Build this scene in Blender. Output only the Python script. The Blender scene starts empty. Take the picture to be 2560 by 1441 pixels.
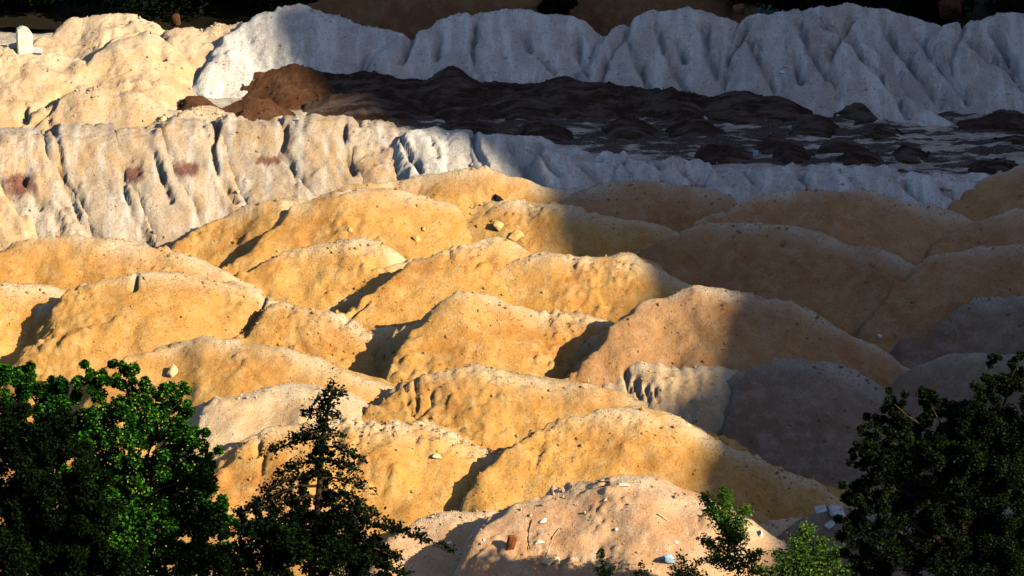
import bpy, bmesh, math, random
import numpy as np
from mathutils import Vector

# ------------------------------------------------------------------ camera, sky, sun, exposure
SC = bpy.context.scene
COL = SC.collection
R = math.radians
PITCH = R(20.0)
DIST = 120.0
FPX = 12000.0                      # focal length in photo pixels (photo 2560 x 1441)
CAM = np.array([0.0, -DIST * math.cos(PITCH), DIST * math.sin(PITCH)])
FWD = np.array([0.0, math.cos(PITCH), -math.sin(PITCH)])
UP = np.array([0.0, math.sin(PITCH), math.cos(PITCH)])
cam_d = bpy.data.cameras.new('camera')
cam = bpy.data.objects.new('camera', cam_d)
COL.objects.link(cam)
cam.location = CAM
cam.rotation_euler = (math.pi / 2 - PITCH, 0, 0)
cam_d.sensor_width = 36.0
cam_d.lens = 36.0 * FPX / 2560.0
cam_d.clip_start = 1.0
cam_d.clip_end = 6000.0
SC.camera = cam

SUN_EL = R(30.0)
SUN_AZ = R(36.0)                   # turned from straight right towards the camera
SH = np.array([math.cos(SUN_AZ), -math.sin(SUN_AZ), 0.0])
PERP = np.array([math.sin(SUN_AZ), math.cos(SUN_AZ), 0.0])
SUNV = np.array([SH[0] * math.cos(SUN_EL), SH[1] * math.cos(SUN_EL), math.sin(SUN_EL)])
world = bpy.data.worlds.new('World')
SC.world = world
world.use_nodes = True
wn = world.node_tree.nodes
sky = wn.new('ShaderNodeTexSky')
sky.sky_type = 'NISHITA'
sky.sun_disc = False
sky.sun_elevation = SUN_EL
sky.sun_rotation = math.atan2(SUNV[0], SUNV[1])
wn['Background'].inputs['Strength'].default_value = 0.062
world.node_tree.links.new(sky.outputs['Color'], wn['Background'].inputs['Color'])
sun_d = bpy.data.lights.new('sun', 'SUN')
sun_d.energy = 5.0
sun_d.angle = R(0.5)
sun_d.color = (1.0, 0.86, 0.56)
sun = bpy.data.objects.new('sun', sun_d)
COL.objects.link(sun)
sun.rotation_euler = Vector(SUNV).to_track_quat('Z', 'Y').to_euler()
SC.view_settings.view_transform = 'Standard'
SC.view_settings.look = 'None'
SC.view_settings.gamma = 1.0
SC.view_settings.exposure = 1.02
SC.cycles.diffuse_bounces = 0
SC.cycles.max_bounces = 4

rng = np.random.default_rng(7)
random.seed(7)

# ------------------------------------------------------------------ helpers
def ray(px, py):
    d = FWD + np.array([1.0, 0, 0]) * ((px - 1280.0) / FPX) + UP * ((720.5 - py) / FPX)
    return d / np.linalg.norm(d)

def on_z(px, py, z):               # point of a view ray at height z
    d = ray(px, py)
    return CAM + d * ((z - CAM[2]) / d[2])

def on_y(px, py, y):               # point of a view ray at depth y
    d = ray(px, py)
    return CAM + d * ((y - CAM[1]) / d[1])

def tag(o, label=None, cat=None, group=None, kind=None):
    if label: o['label'] = label
    if cat: o['category'] = cat
    if group: o['group'] = group
    if kind: o['kind'] = kind
    return o

def link_mesh(name, verts, faces, mat, parent=None, loc=(0, 0, 0), smooth=True):
    me = bpy.data.meshes.new(name)
    verts = np.asarray(verts, dtype=np.float32)
    me.vertices.add(len(verts))
    me.vertices.foreach_set('co', verts.ravel())
    if isinstance(faces, np.ndarray):
        n, k = faces.shape
        me.loops.add(n * k)
        me.loops.foreach_set('vertex_index', faces.astype(np.int32).ravel())
        me.polygons.add(n)
        me.polygons.foreach_set('loop_start', np.arange(0, n * k, k, dtype=np.int32))
        me.polygons.foreach_set('loop_total', np.full(n, k, dtype=np.int32))
        me.polygons.foreach_set('use_smooth', np.full(n, smooth, dtype=bool))
        me.update(calc_edges=True)
    else:
        me.clear_geometry()
        me.from_pydata([tuple(v) for v in verts], [], faces)
        me.polygons.foreach_set('use_smooth', np.full(len(faces), smooth, dtype=bool))
    me.validate()
    me.materials.append(mat)
    o = bpy.data.objects.new(name, me)
    COL.objects.link(o)
    o.location = loc
    if parent: o.parent = parent
    return o

def empty(name, loc):
    o = bpy.data.objects.new(name, None)
    COL.objects.link(o)
    o.location = loc
    return o

# ---- noise (numpy)
def _hash(ix, iy, seed):
    ix = ix.astype(np.int64); iy = iy.astype(np.int64)
    h = (ix * 374761393 + iy * 668265263 + seed * 974634577) & 0x7fffffff
    h = ((h ^ (h >> 13)) * 1274126177) & 0x7fffffff
    h = (h ^ (h >> 16)) & 0xffffff
    return h / float(0xffffff)

def vnoise(x, y, seed=0):          # gradient noise, about -1..1
    x0 = np.floor(x); y0 = np.floor(y)
    fx = x - x0; fy = y - y0
    u = fx * fx * fx * (fx * (fx * 6 - 15) + 10); v = fy * fy * fy * (fy * (fy * 6 - 15) + 10)
    def g(dx, dy):
        a = _hash(x0 + dx, y0 + dy, seed) * 2 * np.pi
        return np.cos(a) * (fx - dx) + np.sin(a) * (fy - dy)
    a = g(0, 0) * (1 - u) + g(1, 0) * u
    b = g(0, 1) * (1 - u) + g(1, 1) * u
    return (a * (1 - v) + b * v) * 1.5

def fbm(x, y, seed=0, octaves=4, gain=0.5):
    s = 0; a = 1.0
    for k in range(octaves):
        s = s + a * vnoise(x, y, seed + 17 * k)
        x = x * 2.03 + 11.3; y = y * 2.03 - 7.1; a *= gain
    return s

def clods(x, y, cell, seed, keep=0.5):   # rounded lumps lying on the surface, heights in units of cell
    gx = x / cell; gy = y / cell
    x0 = np.floor(gx); y0 = np.floor(gy)
    out = np.zeros_like(gx)
    for dx in (-1, 0, 1):
        for dy in (-1, 0, 1):
            cx = x0 + dx; cy = y0 + dy
            px = cx + _hash(cx, cy, seed); py = cy + _hash(cx, cy, seed + 1)
            r = 0.18 + 0.42 * _hash(cx, cy, seed + 2) ** 2
            on = _hash(cx, cy, seed + 3) < keep
            d2 = (gx - px) ** 2 + (gy - py) ** 2
            out = np.maximum(out, np.where(on, np.sqrt(np.maximum(r * r - d2, 0)) * 0.8, 0))
    return out * cell

# ------------------------------------------------------------------ materials
def new_mat(name):
    m = bpy.data.materials.new(name)
    m.use_nodes = True
    nt = m.node_tree
    b = nt.nodes['Principled BSDF']
    b.inputs['Roughness'].default_value = 0.95
    b.inputs['Specular IOR Level'].default_value = 0.1
    return m, nt, b

def n_noise(nt, vec, scale, detail=4, rough=0.6):
    n = nt.nodes.new('ShaderNodeTexNoise')
    n.inputs['Scale'].default_value = scale
    n.inputs['Detail'].default_value = detail
    n.inputs['Roughness'].default_value = rough
    nt.links.new(vec, n.inputs['Vector'])
    return n.outputs['Fac']

def n_ramp(nt, fac, lo, hi):
    r = nt.nodes.new('ShaderNodeMapRange')
    r.inputs['From Min'].default_value = lo
    r.inputs['From Max'].default_value = hi
    r.interpolation_type = 'SMOOTHSTEP'
    nt.links.new(fac, r.inputs['Value'])
    return r.outputs['Result']

def n_mix(nt, fac, a, b, blend='MIX'):
    m = nt.nodes.new('ShaderNodeMix')
    m.data_type = 'RGBA'
    m.blend_type = blend
    if isinstance(fac, (int, float)): m.inputs[0].default_value = fac
    else: nt.links.new(fac, m.inputs[0])
    for k, v in ((6, a), (7, b)):
        if isinstance(v, tuple): m.inputs[k].default_value = (*v, 1.0)
        else: nt.links.new(v, m.inputs[k])
    return m.outputs[2]

def soil(name, base, tint, dark, light, streak=None, streak_amt=0.0, bump=0.7, band=None, rot=0.0, crust_toplight=None, spill=False, stain=None):
    m, nt, b = new_mat(name)
    geo = nt.nodes.new('ShaderNodeNewGeometry')
    pos = geo.outputs['Position']
    info = nt.nodes.new('ShaderNodeObjectInfo')
    big = n_ramp(nt, n_noise(nt, pos, 0.55, 5, 0.6), 0.38, 0.66)
    mid = n_ramp(nt, n_noise(nt, pos, 2.6, 5, 0.65), 0.42, 0.68)
    fine = n_ramp(nt, n_noise(nt, pos, 17.0, 4, 0.8), 0.52, 0.70)
    spark = n_ramp(nt, n_noise(nt, pos, 26.0, 3, 0.8), 0.56, 0.70)
    c = n_mix(nt, big, base, tint)
    f2 = nt.nodes.new('ShaderNodeMath'); f2.operation = 'MULTIPLY'; f2.inputs[1].default_value = 0.55
    nt.links.new(mid, f2.inputs[0])
    c = n_mix(nt, f2.outputs[0], c, light)
    if streak is not None:
        mp = nt.nodes.new('ShaderNodeMapping')
        mp.inputs['Rotation'].default_value = (0, 0, rot)
        mp.inputs['Scale'].default_value = (3.2, 0.16, 0.16) if band is None else band
        nt.links.new(pos, mp.inputs['Vector'])
        st = n_ramp(nt, n_noise(nt, mp.outputs['Vector'], 1.0, 4, 0.6), 0.46, 0.64)
        if spill:                                                 # dark soil strewn over the terrace, thicker where it was dumped
            sa = nt.nodes.new('ShaderNodeAttribute'); sa.attribute_name = 'spill'
            ad = nt.nodes.new('ShaderNodeMath'); ad.operation = 'MULTIPLY_ADD'; ad.inputs[1].default_value = 0.30
            nt.links.new(sa.outputs['Fac'], ad.inputs[0]); nt.links.new(n_noise(nt, mp.outputs['Vector'], 1.0, 6, 0.7), ad.inputs[2])
            st = n_ramp(nt, ad.outputs[0], 0.655, 0.75)
        ms = nt.nodes.new('ShaderNodeMath'); ms.operation = 'MULTIPLY'; ms.inputs[1].default_value = streak_amt
        nt.links.new(st, ms.inputs[0])
        c = n_mix(nt, ms.outputs[0], c, streak)
    if crust_toplight is not None:  # pale crests: dry crust, and the brighter sky light on tops, as colour
        at = nt.nodes.new('ShaderNodeAttribute'); at.attribute_name = 'crust'
        mc = nt.nodes.new('ShaderNodeMath'); mc.operation = 'MULTIPLY'; mc.inputs[1].default_value = 0.95
        nt.links.new(at.outputs['Fac'], mc.inputs[0])
        c = n_mix(nt, mc.outputs[0], c, crust_toplight)
    if stain is not None:
        at = nt.nodes.new('ShaderNodeAttribute'); at.attribute_name = 'stain'
        c = n_mix(nt, at.outputs['Fac'], c, stain)
    f3 = nt.nodes.new('ShaderNodeMath'); f3.operation = 'MULTIPLY'; f3.inputs[1].default_value = 0.75
    nt.links.new(fine, f3.inputs[0])
    c = n_mix(nt, f3.outputs[0], c, dark)
    f4 = nt.nodes.new('ShaderNodeMath'); f4.operation = 'MULTIPLY'; f4.inputs[1].default_value = 0.5
    nt.links.new(spark, f4.inputs[0])
    c = n_mix(nt, f4.outputs[0], c, light)
    hs = nt.nodes.new('ShaderNodeHueSaturation')
    mr = nt.nodes.new('ShaderNodeMapRange')
    mr.inputs['To Min'].default_value = 0.90; mr.inputs['To Max'].default_value = 1.08
    nt.links.new(info.outputs['Random'], mr.inputs['Value'])
    nt.links.new(mr.outputs['Result'], hs.inputs['Value'])
    nt.links.new(c, hs.inputs['Color'])
    nt.links.new(hs.outputs['Color'], b.inputs['Base Color'])
    bp = nt.nodes.new('ShaderNodeBump')
    bp.inputs['Strength'].default_value = bump
    bp.inputs['Distance'].default_value = 0.09
    nt.links.new(n_noise(nt, pos, 15.0, 5, 0.8), bp.inputs['Height'])
    nt.links.new(bp.outputs['Normal'], b.inputs['Normal'])
    return m

def plain(name, col, var=0.25, scale=8.0, rough=0.9, bump=0.3):
    m, nt, b = new_mat(name)
    b.inputs['Roughness'].default_value = rough
    tc = nt.nodes.new('ShaderNodeTexCoord')
    f = n_noise(nt, tc.outputs['Object'], scale, 5, 0.65)
    lo = tuple(c * (1 - var) for c in col); hi = tuple(min(1, c * (1 + var)) for c in col)
    nt.links.new(n_mix(nt, n_ramp(nt, f, 0.35, 0.65), lo, hi), b.inputs['Base Color'])
    bp = nt.nodes.new('ShaderNodeBump'); bp.inputs['Strength'].default_value = bump; bp.inputs['Distance'].default_value = 0.02
    nt.links.new(f, bp.inputs['Height']); nt.links.new(bp.outputs['Normal'], b.inputs['Normal'])
    return m

def leaf_mat(name, col, col2, trans=0.25):
    m, nt, b = new_mat(name)
    b.inputs['Roughness'].default_value = 0.55
    b.inputs['Specular IOR Level'].default_value = 0.04
    geo = nt.nodes.new('ShaderNodeNewGeometry')
    pw = nt.nodes.new('ShaderNodeMath'); pw.operation = 'POWER'; pw.inputs[1].default_value = 3.2  # few leaves come out bright: glints put into the leaf colour
    nt.links.new(geo.outputs['Random Per Island'], pw.inputs[0])
    nt.links.new(n_mix(nt, pw.outputs[0], col, col2), b.inputs['Base Color'])
    tr = nt.nodes.new('ShaderNodeBsdfTranslucent')
    nt.links.new(n_mix(nt, pw.outputs[0], col, col2), tr.inputs['Color'])
    mx = nt.nodes.new('ShaderNodeMixShader'); mx.inputs[0].default_value = trans
    nt.links.new(b.outputs[0], mx.inputs[1]); nt.links.new(tr.outputs[0], mx.inputs[2])
    nt.links.new(mx.outputs[0], nt.nodes['Material Output'].inputs['Surface'])
    return m

OCHRE = soil('ochre_soil', (0.53, 0.285, 0.085), (0.43, 0.20, 0.055), (0.14, 0.06, 0.030), (0.58, 0.40, 0.20), crust_toplight=(0.60, 0.49, 0.37))
BROWN_SHADE = soil('brown_soil', (0.42, 0.225, 0.105), (0.35, 0.165, 0.075), (0.12, 0.055, 0.032), (0.48, 0.32, 0.20), crust_toplight=(0.54, 0.45, 0.36))  # browner and darker than the ochre; partly the right heaps' shade in the colour
PINK = soil('pinkish_soil', (0.58, 0.36, 0.23), (0.54, 0.29, 0.16), (0.26, 0.12, 0.06), (0.64, 0.50, 0.38), crust_toplight=(0.60, 0.47, 0.36))
CREAM = soil('cream_soil', (0.54, 0.40, 0.29), (0.52, 0.34, 0.19), (0.24, 0.12, 0.07), (0.62, 0.50, 0.41), crust_toplight=(0.56, 0.45, 0.35))
PALE = soil('pale_spoil', (0.46, 0.36, 0.29), (0.48, 0.32, 0.19), (0.18, 0.10, 0.08), (0.58, 0.50, 0.46),
            streak=(0.66, 0.62, 0.63), streak_amt=0.6, band=(3.4, 0.5, 0.3), rot=R(-14), bump=0.9, stain=(0.20, 0.09, 0.075))
PALE_SHADE = soil('grey_spoil', (0.56, 0.52, 0.54), (0.60, 0.53, 0.50), (0.07, 0.05, 0.055), (0.78, 0.76, 0.78),
               streak=(0.80, 0.79, 0.82), streak_amt=0.9, bump=1.0, band=(2.6, 0.6, 0.5), rot=R(-24))  # pale spoil copy for the shaded banks, their cool skylight put into the colour
GREYB = soil('grey_brown_soil', (0.22, 0.155, 0.115), (0.18, 0.115, 0.08), (0.07, 0.04, 0.03), (0.33, 0.27, 0.23), crust_toplight=(0.38, 0.33, 0.29))
DARK = soil('dark_soil', (0.034, 0.018, 0.014), (0.050, 0.025, 0.018), (0.010, 0.006, 0.005), (0.11, 0.075, 0.06), streak=(0.22, 0.18, 0.17), streak_amt=0.4, band=(0.9, 4.5, 2.0), rot=R(6), bump=1.0)
RUST = soil('rust_soil', (0.12, 0.052, 0.026), (0.09, 0.036, 0.018), (0.03, 0.015, 0.010), (0.20, 0.11, 0.065), bump=1.0)
TERR = soil('terrace_soil', (0.40, 0.35, 0.33), (0.32, 0.25, 0.22), (0.06, 0.04, 0.03), (0.58, 0.55, 0.53),
            streak=(0.036, 0.020, 0.016), streak_amt=0.92, band=(0.8, 3.6, 1.0), rot=R(7), spill=True)
LITTER = soil('forest_litter', (0.012, 0.009, 0.005), (0.016, 0.012, 0.006), (0.006, 0.005, 0.003), (0.025, 0.018, 0.01))
CUTM = soil('cutting_soil', (0.26, 0.14, 0.07), (0.20, 0.10, 0.05), (0.08, 0.04, 0.02), (0.34, 0.21, 0.12), bump=1.0)
SHADE_HILLM = plain('hill_scrub', (0.03, 0.045, 0.018), 0.5, 0.2)

# ------------------------------------------------------------------ setting: ground, terrace, hill that shades the right side
def grid_faces(nx, ny):
    i = np.arange(nx * ny).reshape(ny, nx)
    return np.stack([i[:-1, :-1].ravel(), i[:-1, 1:].ravel(), i[1:, 1:].ravel(), i[1:, :-1].ravel()], 1)

def ground_sheet():
    xs = np.concatenate([[-3000, -600, -150, -60], np.linspace(-30, 30, 181), [60, 150, 600, 3000]])
    ys = np.concatenate([[-3000, -600, -200, -80], np.linspace(-45, 20, 196), [60, 150, 600, 3000]])
    X, Y = np.meshgrid(xs, ys)
    inn = (np.abs(X) < 31) & (Y > -46) & (Y < 21)
    Z = np.where(inn, 0.12 * fbm(X * 0.4, Y * 0.4, 5) + 0.04 * fbm(X * 2, Y * 2, 6) - 0.10, -0.10)
    o = link_mesh('ground', np.stack([X, Y, Z], -1).reshape(-1, 3), grid_faces(len(xs), len(ys)), OCHRE)
    tag(o, kind='structure')
ground_sheet()

TZ = 2.0                                         # height of the terrace
EDGE = [(-900, 335), (0, 335), (400, 318), (700, 318), (1000, 345), (1400, 392), (1800, 432), (2400, 458), (3400, 480)]
EP = np.array([on_z(x, y, TZ) for x, y in EDGE])
def edge_y(x): return np.interp(x, EP[:, 0], EP[:, 1])
def terrace_sheet():
    xs = np.concatenate([[-400, -120, -50], np.linspace(-24, 24, 400), [50, 120, 400]])
    v = np.concatenate([[-4.5, -3.6], np.linspace(-3.4, 9, 220), [14, 20, 40, 120, 400]])
    X, V = np.meshgrid(xs, v)
    Y = edge_y(X) + V
    Z = TZ + 0.06 * fbm(X * 0.5, Y * 1.2, 31) + 0.05 * fbm(X * 1.6, Y * 5, 32) + 0.5 * clods(X, Y, 0.22, 41, 0.35)
    Z = np.where(V < 0, Z + V * np.interp(X, [-3, 1], [0.8, 1.6]), Z)
    o = link_mesh('terrace', np.stack([X, Y, Z], -1).reshape(-1, 3), grid_faces(len(xs), len(v)), TERR)
    tag(o, kind='structure')
    sp = np.clip((V + 0.1) / 1.3, 0, 1) * np.clip((X + 6.5) / 2.0, 0, 1) * np.clip(1.2 - (X + 3.0) / 26.0, 0.7, 1.0) + 0.35 * fbm(X * 0.5, Y * 2.4, 66, 3) * np.clip((X + 7) / 2.0, 0, 1)
    at = o.data.attributes.new('spill', 'FLOAT', 'POINT'); at.data.foreach_set('value', np.clip(sp, 0, 1).ravel().astype(np.float32))
terrace_sheet()

# light and shade boundary on the heaps (photo pixels, height) -> silhouette of an unseen hill, shaped to cast this shade, beyond the right edge of the frame
BOUND = [(2350, 1700, 2), (2120, 1560, 1), (1930, 1441, 1), (1800, 1200, 1.2), (1740, 1075, 1.6), (1770, 960, 1.5), (1660, 850, 1.2), (1605, 700, 1.5),
         (1330, 570, 1.2), (1280, 445, 1.6), (930, 360, 1.5), (660, 200, 2.2), (600, 40, 3.2)]
def shade_hill():
    P = np.array([on_z(x, y, z) for x, y, z in BOUND])
    q = P @ PERP
    t = P[:, 2] - (P @ SH) * math.tan(SUN_EL)
    o = np.argsort(q); q, t = q[o], t[o]
    qs = np.arange(-130, 140, 0.5)
    T = np.interp(qs, q, t)
    ker = np.exp(-np.linspace(-2, 2, 5) ** 2); ker /= ker.sum()
    T = np.convolve(np.pad(T, 2, mode='edge'), ker, mode='valid')
    T = np.where(qs > q[-1], T + (qs - q[-1]) * 0.15, T)
    T = np.where(qs < q[0], T - (q[0] - qs) * 0.12, T)
    T += 0.42 * fbm(qs * 0.45, qs * 0, 3, 5, 0.7)
    RR = 95.0
    crest = RR * math.tan(SUN_EL)
    d = np.array([-45, -30, -20, -12, -6, -2, 0, 2, 8, 20, 50, 110, 200.0])
    verts = []
    for k, dd in enumerate(d):
        fall = abs(dd) * (1.1 if dd < 0 else 0.35)
        p = qs[:, None] * PERP[None] + (RR + dd) * SH[None]
        z = T + crest - fall + (0 if dd == 0 else 1) * fbm(qs * 0.2, qs * 0 + dd, 9) * min(2.0, abs(dd) * .3)
        p[:, 2] = np.maximum(z, -1.0)
        verts.append(p)
    link = link_mesh('hill', np.concatenate(verts), grid_faces(len(qs), len(d)), SHADE_HILLM)
    tag(link, kind='structure')
shade_hill()

# ------------------------------------------------------------------ heaps
ICO_V = []
_b = bmesh.new(); bmesh.ops.create_icosphere(_b, subdivisions=1, radius=1.0)
_b.verts.ensure_lookup_table()
ICO_V = np.array([v.co[:] for v in _b.verts]); ICO_F = np.array([[v.index for v in f.verts] for f in _b.faces]); _b.free()

def lumps(points, sizes, seed):
    g = np.random.default_rng(seed)
    n = len(points)
    k = len(ICO_V)
    sc = sizes[:, None] * g.uniform(0.6, 1.25, (n, 3))
    v = ICO_V[None] * (1 + g.uniform(-0.3, 0.22, (n, k, 1)))
    a = g.uniform(0, 6.28, n); ca, sa = np.cos(a)[:, None], np.sin(a)[:, None]
    v = v * sc[:, None, :]
    x = v[..., 0] * ca - v[..., 1] * sa; y = v[..., 0] * sa + v[..., 1] * ca
    v = np.stack([x, y, v[..., 2]], -1) + points[:, None, :]
    f = ICO_F[None] + (np.arange(n) * k)[:, None, None]
    return v.reshape(-1, 3), f.reshape(-1, 3)

def smooth1(a, n):
    if n < 1: return a
    ker = np.exp(-0.5 * (np.linspace(-2, 2, 2 * n + 1)) ** 2); ker /= ker.sum()
    return np.convolve(np.pad(a, n, mode='reflect', reflect_type='odd'), ker, mode='valid')

GROOVES = {'U': [[(1575, 55), (1560, 90), (1535, 110), (1515, 150), (1500, 205)], [(1572, 95), (1590, 150), (1610, 180), (1622, 215)], [(1870, 60), (1850, 95), (1825, 130), (1815, 180), (1808, 230)],
    [(1875, 95), (1895, 140), (1920, 180), (1945, 238)], [(2130, 35), (2115, 70), (2085, 110), (2070, 150), (2085, 200), (2095, 240)], [(2125, 90), (2160, 140), (2200, 180), (2240, 230), (2270, 285)],
    [(2410, 60), (2395, 95), (2375, 140), (2390, 190), (2420, 250)], [(2420, 100), (2470, 140), (2520, 165), (2560, 215)], [(1035, 70), (1020, 120), (1005, 150)], [(1310, 75), (1325, 120)], [(1350, 135), (1385, 175)], [(905, 140), (900, 165)],
    [(1640, 60), (1660, 120), (1690, 180), (1720, 225)], [(1762, 70), (1772, 130), (1792, 190)], [(2000, 60), (2030, 130), (2070, 190)], [(2210, 60), (2250, 130), (2310, 200), (2350, 260)], [(2290, 80), (2340, 150), (2400, 220)], [(2480, 70), (2520, 140), (2570, 200)], [(1440, 80), (1450, 140), (1470, 180)], [(1190, 60), (1180, 120), (1190, 170)], [(1100, 80), (1090, 140)], [(1700, 110), (1712, 150)], [(1990, 150), (2000, 200)], [(2060, 60), (2095, 72)]],
  'L': [[(130, 300), (150, 380), (160, 450), (200, 545), (250, 600)], [(300, 420), (330, 540), (380, 610)], [(545, 310), (530, 360), (545, 440), (590, 500)], [(710, 310), (708, 370), (740, 450)], [(858, 310), (862, 390), (882, 430)],
    [(385, 380), (410, 450), (425, 500)], [(1000, 335), (1020, 375), (1050, 425)], [(1180, 335), (1195, 380), (1215, 420)], [(1350, 370), (1375, 410), (1400, 435)], [(1785, 400), (1800, 422)], [(55, 440), (80, 480), (100, 520)], [(1610, 390), (1650, 415)], [(1430, 390), (1500, 395)], [(1080, 350), (1100, 400), (1130, 430)], [(1270, 355), (1290, 390), (1320, 440)], [(1440, 390), (1470, 425), (1500, 455)], [(1560, 405), (1590, 445)], [(1700, 415), (1730, 445), (1750, 465)], [(1870, 430), (1900, 460)], [(2000, 440), (2040, 475)], [(2130, 445), (2160, 485)], [(2260, 455), (2300, 495)], [(2350, 460), (2400, 500)]],
  'C': [[(490, 222), (540, 180), (600, 130), (655, 95)], [(55, 330), (110, 285), (150, 238)], [(335, 352), (400, 322), (432, 280)], [(420, 270), (435, 312)], [(250, 108), (285, 82), (330, 72)], [(120, 295), (142, 335)], [(400, 128), (408, 142)], [(530, 240), (555, 262)], [(65, 270), (62, 300)]],
  'F': [[(1015, 965), (1030, 1030)], [(1040, 960), (1045, 1035)], [(1078, 985), (1078, 1010), (1040, 1040)], [(1560, 925), (1575, 975)], [(1590, 950), (1602, 990)], [(1615, 965), (1622, 1000)], [(1640, 965), (1645, 1000)], [(650, 1100), (645, 1130)], [(662, 1120), (655, 1180)],
    [(665, 735), (650, 770), (610, 835)], [(925, 665), (1010, 645)], [(860, 805), (920, 750)], [(340, 690), (335, 720)], [(1850, 1330), (1862, 1345)], [(1160, 500), (1180, 512)]]}
def carve(X, Y, Z, key, depth, width, seed):
    px_w = np.stack([X, Y, Z], -1) - CAM
    dd = px_w @ FWD
    sx = 1280 + FPX * px_w[..., 0] / dd; sy = 720.5 - FPX * (px_w @ UP) / dd
    sx = sx + 5 * vnoise(X * 5, Z * 5, seed); sy = sy + 4 * vnoise(X * 4, Z * 6, seed + 1)
    cut = np.zeros_like(Z)
    for line in GROOVES[key]:
        for (ax, ay), (bx, by) in zip(line[:-1], line[1:]):
            L2 = (bx - ax) ** 2 + (by - ay) ** 2
            t = np.clip(((sx - ax) * (bx - ax) + (sy - ay) * (by - ay)) / L2, 0, 1)
            d2 = (sx - ax - t * (bx - ax)) ** 2 + (sy - ay - t * (by - ay)) ** 2
            cut = np.maximum(cut, np.exp(-d2 / width ** 2))
    return Z - depth * cut * (0.8 + 0.6 * vnoise(X * 2.3, Z * 2.3, seed + 2))

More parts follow.
